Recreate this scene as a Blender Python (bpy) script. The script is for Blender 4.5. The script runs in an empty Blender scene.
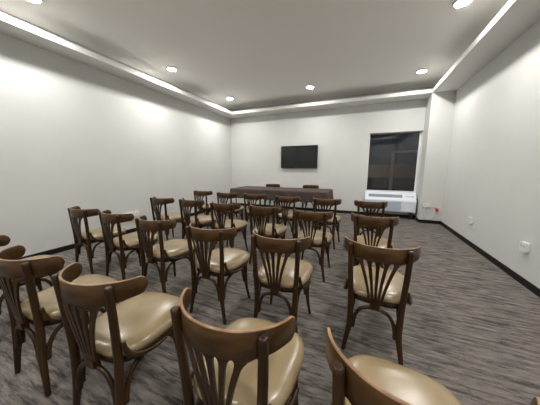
import bpy, bmesh, math, random
from mathutils import Vector, Matrix
random.seed(7)
PI = math.pi
C = bpy.context.scene.collection

# ---------------------------------------------------------------- materials
def new_mat(name, base, rough=0.5, spec=0.5, coat=0.0, metal=0.0):
    m = bpy.data.materials.new(name); m.use_nodes = True
    b = m.node_tree.nodes['Principled BSDF']
    b.inputs['Base Color'].default_value = (*base, 1)
    b.inputs['Roughness'].default_value = rough
    b.inputs['Specular IOR Level'].default_value = spec
    b.inputs['Coat Weight'].default_value = coat
    b.inputs['Metallic'].default_value = metal
    return m

def noise_mix(m, c1, c2, scale, stretch=(1, 1, 1), detail=4, lo=0.35, hi=0.65, coord='Object', bump=0.0, rough=None, distort=0.0):
    nt = m.node_tree; N = nt.nodes; L = nt.links; b = N['Principled BSDF']
    tc = N.new('ShaderNodeTexCoord'); mp = N.new('ShaderNodeMapping'); mp.inputs['Scale'].default_value = stretch
    L.new(tc.outputs[coord], mp.inputs['Vector'])
    no = N.new('ShaderNodeTexNoise'); no.inputs['Scale'].default_value = scale; no.inputs['Detail'].default_value = detail
    no.inputs['Distortion'].default_value = distort
    L.new(mp.outputs[0], no.inputs['Vector'])
    cr = N.new('ShaderNodeValToRGB'); e = cr.color_ramp.elements
    e[0].position = lo; e[0].color = (*c1, 1); e[1].position = hi; e[1].color = (*c2, 1)
    L.new(no.outputs['Fac'], cr.inputs[0]); L.new(cr.outputs[0], b.inputs['Base Color'])
    if bump:
        bp = N.new('ShaderNodeBump'); bp.inputs['Strength'].default_value = bump; bp.inputs['Distance'].default_value = 0.004
        L.new(no.outputs['Fac'], bp.inputs['Height']); L.new(bp.outputs[0], b.inputs['Normal'])
    return m

WALL = noise_mix(new_mat('wall paint', (.74, .73, .69), 0.62, 0.3), (.615, .615, .595), (.65, .65, .63), 1.3, lo=.3, hi=.7)
CEIL = new_mat('ceiling paint', (.90, .885, .85), 0.8, 0.2)
SOFF = new_mat('bulkhead paint', (.74, .73, .70), 0.7, 0.25)
BASEB = new_mat('black baseboard', (.007, .0065, .0065), 0.5, 0.3)
WOOD = noise_mix(new_mat('dark stained bentwood', (.06, .03, .015), 0.36, 0.32, 0.08), (.020, .0088, .0027), (.047, .022, .0066), 9, (1, 1, .18), 5)
WOOD.node_tree.nodes['Principled BSDF'].inputs['Coat Roughness'].default_value = .22
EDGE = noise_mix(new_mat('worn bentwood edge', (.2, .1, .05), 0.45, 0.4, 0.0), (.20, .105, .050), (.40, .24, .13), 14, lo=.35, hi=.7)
RAIL = noise_mix(new_mat('crest rail bentwood', (.08, .04, .02), 0.34, 0.34, 0.10), (.038, .0165, .0045), (.082, .040, .0115), 7, (1, 1, 3), 5)
VINYL = noise_mix(new_mat('tan vinyl', (.42, .34, .22), 0.27, 0.6), (.245, .178, .096), (.300, .224, .126), 5, bump=.04)
PIPE = new_mat('tan vinyl piping', (.36, .28, .17), 0.4)
CLOTH = noise_mix(new_mat('brown tablecloth', (.05, .03, .025), 0.75, 0.3), (.062, .043, .036), (.085, .060, .051), 6)
METAL = new_mat('dark metal', (.03, .03, .03), 0.4, metal=.6)
LAM = new_mat('table laminate', (.55, .54, .5), 0.5)
TVB = new_mat('glossy black plastic', (.006, .006, .006), 0.25)
TVS = new_mat('switched off screen', (.004, .005, .005), 0.12)
ACW = new_mat('white appliance plastic', (.70, .74, .80), 0.45)
ACP = new_mat('pale blue grey louvre plastic', (.50, .56, .65), 0.5)
ACD = new_mat('grey vent slots', (.16, .18, .20), 0.6)
PLG = new_mat('grey socket box', (.30, .30, .29), 0.45)
PLW = new_mat('white socket plastic', (.78, .78, .76), 0.35)
HOLE = new_mat('socket hole', (.02, .02, .02), 0.6)
RED = new_mat('red plug plastic', (.55, .02, .03), 0.35)
CABW = new_mat('white cable', (.65, .65, .62), 0.5)
CABB = new_mat('black cable', (.015, .015, .015), 0.5)
FRW = new_mat('white window frame', (.78, .78, .76), 0.4)
WSHADE = new_mat('painted window head shade', (.16, .155, .15), 0.5)  # shade of the window recess painted as dark grey
RING = new_mat('white lamp trim', (.75, .75, .73), 0.5)
OUTW = noise_mix(new_mat('brown outdoor wall', (.13, .10, .085), 0.8), (.11, .085, .07), (.15, .115, .095), 4)
OUTD = new_mat('outdoor post', (.20, .17, .16), 0.8)
OUTG = new_mat('outdoor paving', (.05, .05, .05), 0.9)

LAMP = bpy.data.materials.new('lit lamp diffuser'); LAMP.use_nodes = True
nt = LAMP.node_tree; nt.nodes.clear()
em = nt.nodes.new('ShaderNodeEmission'); em.inputs[0].default_value = (1.0, .98, .945, 1); em.inputs[1].default_value = 130
ou = nt.nodes.new('ShaderNodeOutputMaterial'); nt.links.new(em.outputs[0], ou.inputs[0])

GLASS = bpy.data.materials.new('window glass'); GLASS.use_nodes = True
b = GLASS.node_tree.nodes['Principled BSDF']
b.inputs['Base Color'].default_value = (.75, .78, .82, 1); b.inputs['Roughness'].default_value = .02
b.inputs['Transmission Weight'].default_value = 1; b.inputs['IOR'].default_value = 1.45

# carpet: woven pile with dark streaks running across the room
CARP = new_mat('grey streaked carpet', (.1, .095, .09), 0.95, 0.15)
nt = CARP.node_tree; N = nt.nodes; L = nt.links; b = N['Principled BSDF']
tc = N.new('ShaderNodeTexCoord')
def cn(stretch, scale, detail=6, rough=.6, dist=0.0):
    mp = N.new('ShaderNodeMapping'); mp.inputs['Scale'].default_value = stretch
    L.new(tc.outputs['Object'], mp.inputs['Vector'])
    no = N.new('ShaderNodeTexNoise'); no.inputs['Scale'].default_value = scale
    no.inputs['Detail'].default_value = detail; no.inputs['Roughness'].default_value = rough; no.inputs['Distortion'].default_value = dist
    L.new(mp.outputs[0], no.inputs['Vector']); return no
n1 = cn((1.5, 11, 1), 2.6, 7, .66, .5)
n2 = cn((5, 34, 1), 3.0, 4, .6)
n3 = cn((30, 30, 1), 4.0, 2, .5)
m1 = N.new('ShaderNodeMath'); m1.operation = 'MULTIPLY_ADD'; m1.inputs[1].default_value = .62
L.new(n1.outputs['Fac'], m1.inputs[0])
m2 = N.new('ShaderNodeMath'); m2.operation = 'MULTIPLY_ADD'; m2.inputs[1].default_value = .26
L.new(n2.outputs['Fac'], m2.inputs[0])
m3 = N.new('ShaderNodeMath'); m3.operation = 'MULTIPLY'; m3.inputs[1].default_value = .12
L.new(n3.outputs['Fac'], m3.inputs[0]); L.new(m3.outputs[0], m2.inputs[2]); L.new(m2.outputs[0], m1.inputs[2])
cr = N.new('ShaderNodeValToRGB'); cr.color_ramp.interpolation = 'B_SPLINE'
e = cr.color_ramp.elements
e[0].position = .40; e[0].color = (.040, .034, .034, 1); e[1].position = .60; e[1].color = (.235, .213, .188, 1)
x = e.new(.49); x.color = (.135, .121, .110, 1)
L.new(m1.outputs[0], cr.inputs[0]); L.new(cr.outputs[0], b.inputs['Base Color'])
bp = N.new('ShaderNodeBump'); bp.inputs['Strength'].default_value = .5; bp.inputs['Distance'].default_value = .006
L.new(m1.outputs[0], bp.inputs['Height']); L.new(bp.outputs[0], b.inputs['Normal'])

# ---------------------------------------------------------------- helpers
def add_box(bm, x0, x1, y0, y1, z0, z1, mi=0):
    v = [bm.verts.new(p) for p in ((x0,y0,z0),(x1,y0,z0),(x1,y1,z0),(x0,y1,z0),(x0,y0,z1),(x1,y0,z1),(x1,y1,z1),(x0,y1,z1))]
    for f in ((0,3,2,1),(4,5,6,7),(0,1,5,4),(1,2,6,5),(2,3,7,6),(3,0,4,7)):
        bm.faces.new([v[i] for i in f]).material_index = mi

def catmull(pts, n=6):
    P = [Vector(p) for p in pts]; out = []
    for i in range(len(P) - 1):
        p0 = P[max(i-1, 0)]; p1 = P[i]; p2 = P[i+1]; p3 = P[min(i+2, len(P)-1)]
        for k in range(n):
            t = k / n
            out.append(.5 * ((2*p1) + (p2-p0)*t + (2*p0-5*p1+4*p2-p3)*t*t + (-p0+3*p1-3*p2+p3)*t**3))
    out.append(P[-1]); return out

def add_tube(bm, pts, rad, seg=10, n=5, caps=True, flat=1.0):
    """rad: a number or one radius per control point"""
    k = len(pts)
    if not isinstance(rad, (list, tuple)): rad = [rad]*k
    path = catmull(pts, n); rr = [v.x for v in catmull([(r, 0, 0) for r in rad], n)]
    T0 = (path[1]-path[0]).normalized()
    ref = Vector((0, 1, 0)) if abs(T0.y) < .9 else Vector((1, 0, 0))
    u = T0.cross(ref).normalized(); rings = []
    for i, p in enumerate(path):
        T = (path[min(i+1, len(path)-1)] - path[max(i-1, 0)]).normalized()
        u = (u - T*u.dot(T)).normalized(); v = T.cross(u)
        rings.append([bm.verts.new(p + (u*math.cos(2*PI*j/seg) + v*flat*math.sin(2*PI*j/seg))*rr[i]) for j in range(seg)])
    for a, c in zip(rings, rings[1:]):
        for j in range(seg): bm.faces.new((a[j], a[(j+1)%seg], c[(j+1)%seg], c[j])).smooth = True
    if caps:
        for ring, p, d in ((rings[0], path[0], -1), (rings[-1], path[-1], 1)):
            T = ((path[1]-path[0]) if d < 0 else (path[-1]-path[-2])).normalized()*d
            r = rr[0] if d < 0 else rr[-1]
            inner = [bm.verts.new(p + (q.co-p)*.65 + T*r*.28) for q in ring]
            for j in range(seg):
                f = bm.faces.new((ring[j], ring[(j+1)%seg], inner[(j+1)%seg], inner[j])); f.smooth = True
            bm.faces.new(inner)

def add_disc(bm, c, r, z, seg=32, up=False, mi=0):
    v = [bm.verts.new((c[0]+r*math.cos(2*PI*i/seg), c[1]+r*math.sin(2*PI*i/seg), z)) for i in range(seg)]
    f = bm.faces.new(v if up else v[::-1]); f.material_index = mi

def obj(name, bm, mats, parent=None, bevel=0.0, bseg=2, normals=True):
    if normals: bmesh.ops.recalc_face_normals(bm, faces=bm.faces)
    me = bpy.data.meshes.new(name); bm.to_mesh(me); bm.free()
    for m in (mats if isinstance(mats, (list, tuple)) else [mats]): me.materials.append(m)
    o = bpy.data.objects.new(name, me); C.objects.link(o)
    if parent: o.parent = parent
    if bevel:
        md = o.modifiers.new('bevel', 'BEVEL'); md.width = bevel; md.segments = bseg; md.limit_method = 'ANGLE'
    return o

def tag(o, label, cat, group=None):
    o['label'] = label; o['category'] = cat
    if group: o['group'] = group
    return o

def thing(name, label, cat, loc=(0, 0, 0), rotz=0, group=None):
    o = bpy.data.objects.new(name, None); C.objects.link(o); o.location = loc; o.rotation_euler = (0, 0, rotz)
    o.empty_display_size = .1
    return tag(o, label, cat, group)

def struct(name, bm, m, parent=None, bevel=0.0):
    o = obj(name, bm, m, parent, bevel)
    if not parent: o['kind'] = 'structure'
    return o

def boxes(*bs):
    bm = bmesh.new()
    for q in bs: add_box(bm, *q)
    return bm

def dup(root, loc, rotz, label, group):
    r = root.copy(); C.objects.link(r); r.location = loc; r.rotation_euler = (0, 0, rotz)
    r['label'] = label
    if group: r['group'] = group
    for ch in list(root.children):
        c = ch.copy(); C.objects.link(c); c.parent = r
        for g in list(ch.children):
            d = g.copy(); C.objects.link(d); d.parent = c
    return r

# ---------------------------------------------------------------- room shell
XL, XR, YF, YB = -4.637, 1.8755, 7.225, -1.57
ZS, ZC, ZLIP = 3.208, 3.508, 3.297          # bulkhead underside, ceiling, top of its lip
XI0, XI1, YI1, YI0 = -4.24, 1.409, 6.708, -1.05
W = .15
WX0, WX1, WZ0, WZ1 = .094, 1.388, .747, 2.397
struct('floor', boxes((XL-W, XR+W, YB-W, YF+W, -.05, 0)), CARP)
struct('ceiling', boxes((XL-W, XR+W, YB-W, YF+W, ZC, ZC+.08)), CEIL)
struct('wall_left', boxes((XL-W, XL, YB-W, YF+W, 0, ZC)), WALL)
struct('wall_right', boxes((XR, XR+W, YB-W, YF+W, 0, ZC)), WALL)
struct('wall_back', boxes((XL, XR, YB-W, YB, 0, ZC)), WALL)
struct('wall_front', boxes((XL, WX0, YF, YF+W, 0, ZC), (WX1, XR, YF, YF+W, 0, ZC), (WX0, WX1, YF, YF+W, 0, WZ0), (WX0, WX1, YF, YF+W, WZ1, ZC)), WALL)
struct('wall_corner', boxes((XI1, XR, YI1, YF, 0, ZS)), WALL)
# bulkhead ring: slab + upstanding lip
LT = .025
struct('ceiling_bulkhead', boxes((XL, XI0, YB, YF, ZS, ZS+LT), (XI1, XR, YB, YF, ZS, ZS+LT), (XI0, XI1, YI1, YF, ZS, ZS+LT), (XI0, XI1, YB, YI0, ZS, ZS+LT)), SOFF)
struct('trim_1', boxes((XI0-LT, XI0, YI0-LT, YI1+LT, ZS+LT, ZLIP), (XI1, XI1+LT, YI0-LT, YI1+LT, ZS+LT, ZLIP), (XI0, XI1, YI1, YI1+LT, ZS+LT, ZLIP), (XI0, XI1, YI0-LT, YI0, ZS+LT, ZLIP)), SOFF)
BH, BT = .085, .014
struct('baseboard_left', boxes((XL, XL+BT, YB, YF, 0, BH)), BASEB, bevel=.003)
struct('baseboard_right', boxes((XR-BT, XR, YB, YI1, 0, BH)), BASEB, bevel=.003)
struct('baseboard_front', boxes((XL+BT, XI1-BT, YF-BT, YF, 0, BH)), BASEB, bevel=.003)
struct('baseboard_corner', boxes((XI1-BT, XR-BT, YI1-BT, YI1, 0, BH), (XI1-BT, XI1, YI1, YF, 0, BH)), BASEB, bevel=.003)
struct('baseboard_back', boxes((XL+BT, XR-BT, YB, YB+BT, 0, BH)), BASEB, bevel=.003)

# window
win = bpy.data.objects.new('window_1', None); C.objects.link(win); win.location = ((WX0+WX1)/2, YF+.09, WZ0); win['kind'] = 'structure'
wx = (WX1-WX0)/2; wh = WZ1-WZ0
obj('window_frame', boxes((-wx, -wx+.018, -.02, .03, 0, wh), (wx-.045, wx, -.02, .03, 0, wh), (-wx+.018, wx-.045, -.02, .03, 0, .012)), FRW, win, .003)
obj('window_head_shade', boxes((-wx+.018, wx-.045, -.03, .03, wh-.035, wh), (-wx-.01, wx+.01, -.104, -.091, wh-.012, wh+.012)), WSHADE, win, .003)  # head bar and strip coloured dark to stand in for lintel shade
obj('window_pane', boxes((-wx+.018, wx-.045, .002, .008, .012, wh-.035)), GLASS, win)

# night outside the window
struct('ground', boxes((-3, 5, YF+W, YF+6.2, -.35, -.05)), OUTG)
yard = thing('garden_wall', 'low brown wall standing in the dark outside the window', 'wall', (.9, YF+3.2, -.05))
obj('wall_body', boxes((-3, 3, 0, .2, 0, 1.07)), OUTG, yard)
obj('fence_panel', boxes((-3, 3, .02, .12, 1.07, 1.60)), OUTW, yard, .008)
perg = thing('carport_frame', 'dim post and beam frame outside the window in front of the low wall', 'frame', (1.0, YF+2.6, -.05))
obj('post', boxes((-.05, .05, -.05, .05, 0, 2.05)), OUTD, perg, .005)
obj('beam', boxes((-.05, 2.4, -.05, .05, 2.05, 2.13)), OUTD, perg, .005)
obj('post', boxes((2.3, 2.4, -.05, .05, 0, 2.05)), OUTD, perg, .005)

# ---------------------------------------------------------------- ceiling downlights
LZ = ZC
lamps = [(-3.87, 6.03, 'round ceiling downlight in the far left corner, above the table end'),
         (-1.42, 6.03, 'round ceiling downlight in the middle of the front row, above the television'),
         (1.03, 6.03, 'round ceiling downlight nearest the window pillar at the front right'),
         (-3.90, 3.85, 'round ceiling downlight halfway along the left bulkhead'),
         (1.03, 3.85, 'round ceiling downlight halfway along the right bulkhead, cut by the top of the photo'),
         (-3.92, 1.68, 'round ceiling downlight at the top left edge of the photo, nearest along the left bulkhead'),
         (1.03, 1.68, 'round ceiling downlight over the nearest chairs along the right bulkhead'),
         (-3.90, -.45, 'round ceiling downlight at the rear left corner of the room'),
         (1.03, -.45, 'round ceiling downlight at the rear right corner of the room'),
         (-1.42, -.45, 'round ceiling downlight in the middle of the rear row')]
lamp0 = None
for (x, y, lab) in lamps:
    if lamp0 is None:
        lamp0 = thing('ceiling_light', lab, 'ceiling light', (x, y, LZ), 0, 'recessed downlights around the ceiling')
        bm = bmesh.new(); s = 36; prof = [(.078, -.001), (.084, -.030), (.094, -.032), (.104, -.024), (.108, 0), (.078, 0)]
        rings = [[bm.verts.new((r*math.cos(2*PI*i/s), r*math.sin(2*PI*i/s), z)) for i in range(s)] for r, z in prof]
        for k in range(len(prof)):
            a, c = rings[k], rings[(k+1) % len(prof)]
            for i in range(s): bm.faces.new((a[i], a[(i+1)%s], c[(i+1)%s], c[i])).smooth = True
        obj('trim_ring', bm, RING, lamp0)
        bm = bmesh.new(); add_disc(bm, (0, 0), .083, -.024); obj('diffuser', bm, LAMP, lamp0, normals=False)
    else:
        dup(lamp0, (x, y, LZ), 0, lab, 'recessed downlights around the ceiling')

# ---------------------------------------------------------------- television
TX0, TX1, TZ0, TZ1, TY = -2.614, -1.386, 1.409, 2.134, 7.145
tv = thing('television', 'black flat television mounted on the front wall above the table', 'television', ((TX0+TX1)/2, TY, TZ0))
hw = (TX1-TX0)/2; th = TZ1-TZ0
obj('bezel', boxes((-hw, hw, 0, .035, 0, th)), TVB, tv, .004)
obj('screen', boxes((-hw+.012, hw-.012, -.0015, .001, .022, th-.012)), TVS, tv)
obj('rear_housing', boxes((-hw*.7, hw*.7, .035, .06, .08, th*.75)), TVB, tv, .006)
obj('wall_bracket', boxes((-.22, .22, .06, .08, .15, .5)), METAL, tv)

# ---------------------------------------------------------------- air conditioner under the window
AX0, AX1 = .075, 1.365
ac = thing('air_conditioner', 'white through-wall air conditioner under the dark window', 'air conditioner', (AX0, YF, 0))
aw = AX1-AX0
def prof_solid(prof, x0, x1):
    bm = bmesh.new()
    a = [bm.verts.new((x0, y, z)) for y, z in prof]; c = [bm.verts.new((x1, y, z)) for y, z in prof]
    n = len(prof)
    for i in range(n): bm.faces.new((a[i], a[(i+1)%n], c[(i+1)%n], c[i]))
    bm.faces.new(a[::-1]); bm.faces.new(c); return bm
obj('cabinet', prof_solid([(0, .20), (0, .732), (-.07, .726), (-.255, .53), (-.262, .50), (-.262, .20)], 0, aw), ACW, ac, .008, 3)
# louvred intake panel on the front
bm = bmesh.new(); add_box(bm, .02, aw-.36, -.270, -.262, .225, .50)
for k in range(13): add_box(bm, .035, aw-.375, -.275, -.270, .240+k*.0195, .250+k*.0195)
obj('intake_panel', bm, ACP, ac)
obj('filter_door', boxes((aw-.35, aw-.02, -.269, -.262, .225, .50)), ACW, ac, .003)
# discharge slots on the sloping top
sl = (.738-.53)/(.255-.07)
bm = bmesh.new()
def slope_box(bm, x0, x1, s0, s1, up):
    d = Vector((0, .185, .196)).normalized(); n = Vector((0, -.196, .185)).normalized(); o = Vector((0, -.255, .53))
    v = []
    for h in (-.002, up):
        for (x, s) in ((x0, s0), (x1, s0), (x1, s1), (x0, s1)):
            p = o + d*s + n*h; v.append(bm.verts.new((x, p.y, p.z)))
    for f in ((0,3,2,1),(4,5,6,7),(0,1,5,4),(1,2,6,5),(2,3,7,6),(3,0,4,7)): bm.faces.new([v[i] for i in f])
slope_box(bm, .10, .96, .085, .19, .002)
gr = obj('discharge_grille', bm, ACD, ac)
bm = bmesh.new()
for k in range(20): slope_box(bm, .115+k*.0425, .122+k*.0425, .088, .187, .006)
obj('louvre', bm, ACP, gr)
bm = bmesh.new(); slope_box(bm, 1.02, 1.24, .07, .20, .003); cp = obj('control_panel', bm, ACW, ac)
bm = bmesh.new()
for k in range(4): slope_box(bm, 1.04+k*.035, 1.062+k*.035, .12, .14, .007)
slope_box(bm, 1.185, 1.225, .115, .15, .006)
obj('button', bm, ACD, cp)
obj('support_foot', boxes((.06, .12, -.20, -.05, 0, .20)), METAL, ac); obj('support_foot', boxes((aw-.12, aw-.06, -.20, -.05, 0, .20)), METAL, ac)

bm = bmesh.new()
add_tube(bm, [(1.372, 6.99, .60), (1.382, 6.965, .50), (1.372, 6.95, .38), (1.385, 6.94, .22), (1.37, 6.93, .06), (1.385, 6.80, .012), (1.44, 6.66, .012), (1.52, 6.64, .012)], .009, 8)
tag(obj('power_cable', bm, CABB), 'black cable hanging down the right side of the air conditioner to the floor', 'cable')

# ---------------------------------------------------------------- sockets
def socket_bm_parts(root, w, h, d, sockets, box=None):
    obj('back_box', boxes((-w/2, w/2, -d, 0, -h/2, h/2)), box or PLW, root, .004)
    fp = obj('face_plate', boxes((-w/2-.004, w/2+.004, -d-.007, -d, -h/2-.004, h/2+.004)), PLW, root, .003)
    for (cx, cz) in sockets:
        bm = bmesh.new()
        for dx in (-.010, .010): add_box(bm, cx+dx-.003, cx+dx+.003, -d-.0085, -d-.006, cz-.007, cz+.007)
        add_box(bm, cx-.003, cx+.003, -d-.0085, -d-.006, cz-.022, cz-.015)
        obj('socket_slot', bm, HOLE, fp)
s = thing('wall_socket', 'square white raised socket on the right wall, nearest the camera', 'socket', (XR, 3.565, .46), -PI/2, 'sockets on the right wall')
socket_bm_parts(s, .105, .11, .03, [(-.022, .01), (.022, .01)])
s = thing('wall_socket', 'small white socket on the right wall, the one nearer the window pillar', 'socket', (XR, 5.055, .463), -PI/2, 'sockets on the right wall')
socket_bm_parts(s, .085, .11, .028, [(0, .02), (0, -.02)])
s = thing('wall_socket', 'pair of white sockets on the pillar beside the air conditioner', 'socket', (1.525, YI1, .475), 0)
socket_bm_parts(s, .15, .095, .045, [(-.04, .01), (.04, .01)], PLG)
s = thing('wall_socket', 'wide white socket strip low on the left wall behind the chairs', 'socket', (XL, 3.15, .40), PI/2)
socket_bm_parts(s, .36, .085, .03, [(-.12, .01), (0, .01), (.12, .01)])

rp = thing('power_plug', 'red power plug hanging from a white cable on the pillar', 'plug', (1.752, YI1-.04, .365), 0)
bm = bmesh.new(); add_tube(bm, [(-.03, 0, .045), (-.01, 0, .03), (.012, -.002, .005), (.03, -.004, -.022)], [.014, .030, .036, .030], 14, 5)
obj('plug_body', bm, RED, rp)
bm = bmesh.new()
for dx in (-.01, .012): add_tube(bm, [(.034+dx, -.004, -.03), (.046+dx, -.005, -.052)], .004, 8, 2)
obj('pin', bm, RING, rp)
bm = bmesh.new(); add_tube(bm, [(1.56, YI1-.05, .455), (1.62, YI1-.055, .43), (1.68, YI1-.045, .43), (1.722, YI1-.04, .412)], .009, 8)
add_tube(bm, [(1.50, YI1-.045, .44), (1.49, YI1-.05, .33), (1.50, YI1-.045, .20), (1.545, YI1-.045, .12), (1.63, YI1-.045, .125), (1.70, YI1-.045, .20), (1.715, YI1-.042, .30), (1.725, YI1-.04, .40)], .009, 8)
tag(obj('white_cable', bm, CABW), 'white looped cable running from the pillar sockets to the red plug', 'cable')

# ---------------------------------------------------------------- chair
CR = [(-.250, .150), (-.228, .086), (-.180, .026), (-.10, -.024), (0, -.040), (.10, -.024), (.180, .026), (.228, .086), (.250, .150)]
crest_path = catmull([(x, y, 0) for x, y in CR], 8)
def crest_y(x):
    for a, c in zip(crest_path, crest_path[1:]):
        if a.x <= x <= c.x: return a.y + (c.y-a.y)*(x-a.x)/max(c.x-a.x, 1e-6)
    return .15
RZ0, RZ1 = .772, .880
def rail_bm():
    bm = bmesh.new(); T = .0058; P = crest_path; n = len(P)
    s = [0]
    for a, c in zip(P, P[1:]): s.append(s[-1]+(c-a).length)
    tot = s[-1]; rows = []
    for i, p in enumerate(P):
        t = (P[min(i+1, n-1)] - P[max(i-1, 0)]).normalized(); nr = Vector((-t.y, t.x, 0))
        d = min(s[i], tot-s[i]); u = min(d/.042, 1); k = math.sqrt(max(0, 1-(1-u)**2))
        taper = 1-.13*max(0, min(1, (.15-d)/.08))
        zc = (RZ0+RZ1)/2 + .005*max(0, min(1, (.15-d)/.08)); hh = (RZ1-RZ0)/2*max(k, .12)*taper
        z0, z1 = zc-hh, zc+hh
        r = min(.003, hh*.5)
        pts = [(-T, z0+r), (-T, z1-r), (-T+.002, z1-.0006), (0, z1), (T-.002, z1-.0006), (T, z1-r), (T, z0+r), (T-.002, z0+.0006), (-T+.002, z0+.0006)]
        rows.append([bm.verts.new((p.x+nr.x*o, p.y+nr.y*o, z)) for o, z in pts])
    m = len(rows[0])
    for a, c in zip(rows, rows[1:]):
        for j in range(m):
            f = bm.faces.new((a[j], a[(j+1)%m], c[(j+1)%m], c[j]))
            f.smooth = j in (0, 5)
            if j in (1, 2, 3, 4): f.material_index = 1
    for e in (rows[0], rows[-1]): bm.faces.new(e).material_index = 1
    return bm

def splat_bm():
    """fan of five slats that flare together into the board of the crest rail"""
    bm = bmesh.new(); zb, zt = .450, .778; n = 22
    xb = [-.040, -.020, 0, .020, .040]; xt = [-.116, -.056, 0, .056, .116]
    for q in range(5):
        prev = None
        for i in range(n+1):
            t = i/n; z = zb+(zt-zb)*t
            cx = xb[q] + (xt[q]-xb[q])*t**1.5
            w = .0068 + .0060*t
            fl = max(0, (t-.85)/.15)
            fl = 1-math.sqrt(max(0, 1-fl*fl))
            wl = w + fl*(.016 if q else .040); wr = w + fl*(.016 if q < 4 else .040)
            if t < .10: wl = wr = .0102
            ring = []
            for dx, dy in ((-wl, -.0055), (wr, -.0055), (wr, .0055), (-wl, .0055)):
                X = cx+dx; yt = crest_y(X); f = min(1, t*1.02); yy = -.004*(1-f) + yt*f
                ring.append(bm.verts.new((X, yy+dy, z)))
            if prev:
                for j in range(4): bm.faces.new((prev[j], prev[(j+1)%4], ring[(j+1)%4], ring[j]))
            else: bm.faces.new(ring)
            prev = ring
        bm.faces.new(prev)
    add_box(bm, -.032, .032, -.014, .022, .405, .452)      # foot block of the fan
    return bm

def seat_outline(a, grow=0.0):
    # rounded square, a little wider in front
    c, s = math.cos(a), math.sin(a); n = 3.1 if s > 0 else 3.3
    x = abs(c)**(2/n)*(1 if c >= 0 else -1); y = abs(s)**(2/n)*(1 if s >= 0 else -1)
    hwid = .224 + .012*y
    return (x*(hwid+grow), .273 + y*(.250+grow))

def lathe_outline(levels, seg=56):
    """levels: (grow, z); capped both ends"""
    bm = bmesh.new(); rows = []
    for g, z in levels:
        if g <= -.2: g = -.2
        rows.append([bm.verts.new((*seat_outline(2*PI*i/seg, g), z)) for i in range(seg)])
    for a, c in zip(rows, rows[1:]):
        for i in range(seg): bm.faces.new((a[i], a[(i+1)%seg], c[(i+1)%seg], c[i])).smooth = True
    bm.faces.new(rows[0]); bm.faces.new(rows[-1]); return bm

def make_chair(label, loc, rz, group):
    t = thing('bentwood_chair', label, 'chair', loc, rz, group)
    obj('seat_frame', lathe_outline([(-.02, .416), (-.006, .418), (-.002, .424), (-.002, .450), (-.008, .456), (-.03, .457)]), WOOD, t)
    obj('seat_cushion', lathe_outline([(-.03, .455), (-.006, .456), (.004, .462), (.009, .475), (.007, .490), (-.004, .503), (-.022, .513), (-.05, .520), (-.09, .525), (-.14, .5275), (-.195, .528)]), VINYL, t)
    obj('crest_rail', rail_bm(), [RAIL, EDGE], t)
    obj('back_splat', splat_bm(), WOOD, t)
    for sx in (-1, 1):
        bm = bmesh.new()   # rear leg: foot to post tip in one bent rod
        add_tube(bm, [(sx*.198, -.004, 0.004), (sx*.182, .002, .11), (sx*.163, .010, .24), (sx*.165, .019, .40), (sx*.171, .018, .52), (sx*.180, .010, .70), (sx*.187, .000, .866)],
                 [.015, .0175, .0215, .0215, .020, .019, .0175], 14, 6)
        obj('leg', bm, WOOD, t)
        bm = bmesh.new()   # front leg
        add_tube(bm, [(sx*.205, .438, .004), (sx*.190, .425, .10), (sx*.180, .415, .20), (sx*.178, .408, .33), (sx*.180, .405, .420)],
                 [.0125, .014, .0175, .022, .023], 14, 6)
        obj('leg', bm, WOOD, t)
        bm = bmesh.new()   # short bent bracket from post to seat
        add_tube(bm, [(sx*.196, .032, .570), (sx*.199, .038, .530), (sx*.206, .058, .488), (sx*.220, .100, .458), (sx*.232, .17, .438), (sx*.238, .25, .434)], [.0115, .0125, .013, .013, .011, .008], 10, 5)
        obj('bracket', bm, WOOD, t)
    def hoop(p, q):
        """arch from low on one leg over to low on the next"""
        P, Q = Vector(p), Vector(q); pts = []
        for f, z in ((0, .215), (.0, .25), (.045, .31), (.16, .372), (.34, .398), (.5, .401), (.66, .398), (.84, .372), (.955, .31), (1, .25), (1, .215)):
            v = P.lerp(Q, f); pts.append((v.x, v.y, z))
        bm = bmesh.new(); add_tube(bm, pts, [.015, .0165, .0135, .0128, .0128, .0128, .0128, .0128, .0135, .0165, .015], 10, 5); obj('brace', bm, WOOD, t)
    hoop((-.140, .008, 0), (.140, .008, 0))
    hoop((-.160, .408, 0), (.160, .408, 0))
    for sx in (-1, 1): hoop((sx*.168, .036, 0), (sx*.176, .392, 0))
    return t

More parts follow.
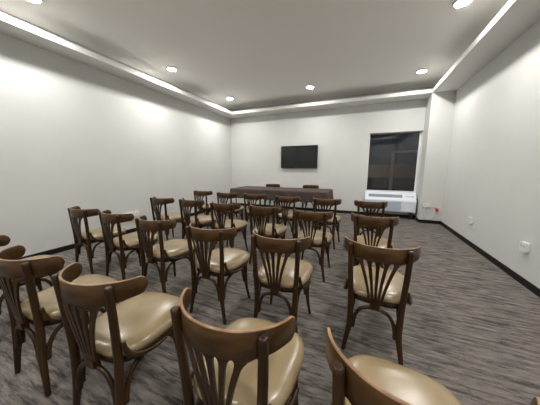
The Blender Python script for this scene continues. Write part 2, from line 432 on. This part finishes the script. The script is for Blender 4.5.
R4, R3, R2, R1 = 'chairs in the nearest row', 'chairs in the third row', 'chairs in the second row', 'chairs in the row facing the table'
chairs = [
 (.155, .54, -5, 'brown chair with tan seat at the bottom right, cut by the lower edge', R4),
 (-.45, .57, 0, 'large brown chair at bottom centre seen from above, left of the bottom right chair', R4),
 (-1.215, .55, 4, 'brown chair at lower left with its whole curved crest rail and tan seat in view', R4),
 (-1.925, .545, 0, 'brown chair at the left edge with its back rail partly cut by the frame', R4),
 (-2.85, .61, 0, 'chair cut by the left edge, only a rail end and seat corner showing', R4),
 (.13, 1.62, -5, 'chair in the right column second from the camera, its tall fan back facing the lens', R3),
 (-.60, 1.515, 1, 'chair with bright tan seat in the centre, directly left of the right column', R3),
 (-1.28, 1.515, -1, 'chair directly left of the bright centre chair, behind the bottom centre chair', R3),
 (-2.03, 1.55, -5, 'chair third from the left in the third row, tan seat lit by the lamps', R3),
 (-2.745, 1.60, -5, 'chair second from the left wall in the third row', R3),
 (-3.435, 1.62, -3, 'chair closest to the left wall in the third row, baseboard visible behind', R3),
 (.13, 2.63, -5, 'chair in the right column, second back from the air conditioner', R2),
 (-.575, 2.63, 0, 'chair in the second row just left of the right column', R2),
 (-1.28, 2.73, -2, 'chair in the second row behind the gap of the two bright centre chairs', R2),
 (-1.96, 2.74, 1, 'chair fourth from the right in the second row', R2),
 (-2.71, 2.83, -7, 'chair second from the left wall in the second row', R2),
 (-3.36, 2.80, -4, 'leftmost chair of the second row, against the blank left wall', R2),
 (.14, 3.83, 2, 'rightmost chair of the front row, directly before the air conditioner', R1),
 (-.59, 3.85, -4, 'chair in front of the right end of the covered table', R1),
 (-1.33, 3.88, -5, 'chair before the middle of the covered table, right of centre', R1),
 (-2.08, 3.98, -2, 'chair before the middle of the covered table, left of centre', R1),
 (-2.77, 3.99, -5, 'chair in front of the left end of the covered table', R1),
 (-3.50, 4.08, -5, 'leftmost chair of the front row, nearest the far left corner', R1),
 (-2.76, 6.92, 180, 'chair behind the covered table, below the left side of the television, only its rail showing', 'chairs behind the table'),
 (-1.49, 6.92, 180, 'chair behind the covered table, below the right side of the television, only its rail showing', 'chairs behind the table')]
ch0 = None
for (x, y, a, lab, grp) in chairs:
    if ch0 is None: ch0 = make_chair(lab, (x, y, 0), math.radians(a), grp)
    else: dup(ch0, (x, y, 0), math.radians(a), lab, grp)

# ---------------------------------------------------------------- table and cloth
TBX0, TBX1, TBY0, TBY1 = -3.46, -.77, 5.32, 6.24
tb = thing('conference_table', 'long table hidden under the brown cloth before the front wall', 'table', ((TBX0+TBX1)/2, (TBY0+TBY1)/2, 0))
tw, td = (TBX1-TBX0)/2, (TBY1-TBY0)/2
obj('tabletop', boxes((-tw, tw, -td, td, .805, .83)), LAM, tb, .004)
for lx in (-tw+.12, tw-.12):
    for ly in (-td+.08, td-.08):
        bm = bmesh.new(); add_tube(bm, [(lx, ly, .004), (lx, ly, .4), (lx, ly, .805)], .015, 10, 2); obj('leg', bm, METAL, tb)
bm = bmesh.new(); drop = .25; n = 120
# perimeter of the top, then skirt rings with soft folds
per = []
for i in range(48): per.append((-tw+2*tw*i/48, -td, 0, -1))
for i in range(14): per.append((tw, -td+2*td*i/14, 1, 0))
for i in range(48): per.append((tw-2*tw*i/48, td, 0, 1))
for i in range(14): per.append((-tw, td-2*td*i/14, -1, 0))
M = len(per); rings = []
for k in range(9):
    t = k/8; ring = []
    for i, (x, y, nx, ny) in enumerate(per):
        corner = 0
        for cx in (-tw, tw):
            for cy in (-td, td):
                d = math.hypot(x-cx, y-cy); corner = max(corner, math.exp(-(d/.10)**2))
        nrm = Vector((nx, ny))
        cxs = Vector((x/tw if abs(x) > tw-.12 else 0, y/td if abs(y) > td-.12 else 0))
        if corner > .3: nrm = Vector((math.copysign(1, x), math.copysign(1, y))).normalized()
        fold = .012*math.sin(i*.9+1.3*math.sin(i*.31)) + .008*math.sin(i*2.1)
        off = .006 + t*(.012 + fold) + t*corner*.05
        z =   .836 - (drop*t if k else 0) - (.012*t*math.sin(i*.37)) - corner*t*.045
        if k == 0: off = .002; z = .836
        ring.append(bm.verts.new((x+nrm.x*off, y+nrm.y*off, z)))
    rings.append(ring)
for a, c in zip(rings, rings[1:]):
    for i in range(M): bm.faces.new((a[i], a[(i+1)%M], c[(i+1)%M], c[i])).smooth = True
bm.faces.new(rings[0])
cl = obj('tablecloth', bm, CLOTH); cl.location = tb.location
md = cl.modifiers.new('thickness', 'SOLIDIFY'); md.thickness = .002; md.offset = 1
tag(cl, 'dark brown cloth draped over the long table before the front wall', 'tablecloth')

# ---------------------------------------------------------------- added outdoor fill light, world, camera
ld = bpy.data.lights.new('outdoor_fill', 'POINT'); ld.energy = 55; ld.color = (1, .85, .72); ld.shadow_soft_size = .1  # unseen fill light, added to brighten the wall outside the window
lo = bpy.data.objects.new('outdoor_fill', ld); lo.location = (-1.8, YF+1.6, 3.2); C.objects.link(lo)
w = bpy.data.worlds.new('night'); bpy.context.scene.world = w; w.use_nodes = True
w.node_tree.nodes['Background'].inputs[0].default_value = (.006, .007, .010, 1)
w.node_tree.nodes['Background'].inputs[1].default_value = .5

cd = bpy.data.cameras.new('camera'); cam = bpy.data.objects.new('camera', cd); C.objects.link(cam)
cd.sensor_width = 36; cd.lens = 219.876/540*36; cd.clip_start = .02
Rv = Vector((0.92115396, 0.38919663, 0.00116845)); Uv = Vector((-0.06074598, 0.14080743, 0.98817164)); Fv = Vector((-0.38442854, 0.9103292, -0.15334745))
cam.matrix_world = Matrix(((Rv.x, Uv.x, -Fv.x, 0), (Rv.y, Uv.y, -Fv.y, 0), (Rv.z, Uv.z, -Fv.z, 1.4), (0, 0, 0, 1)))
bpy.context.scene.camera = cam
vs = bpy.context.scene.view_settings
vs.view_transform = 'Standard'; vs.look = 'None'; vs.gamma = 1; vs.use_curve_mapping = False; vs.exposure = 1.97
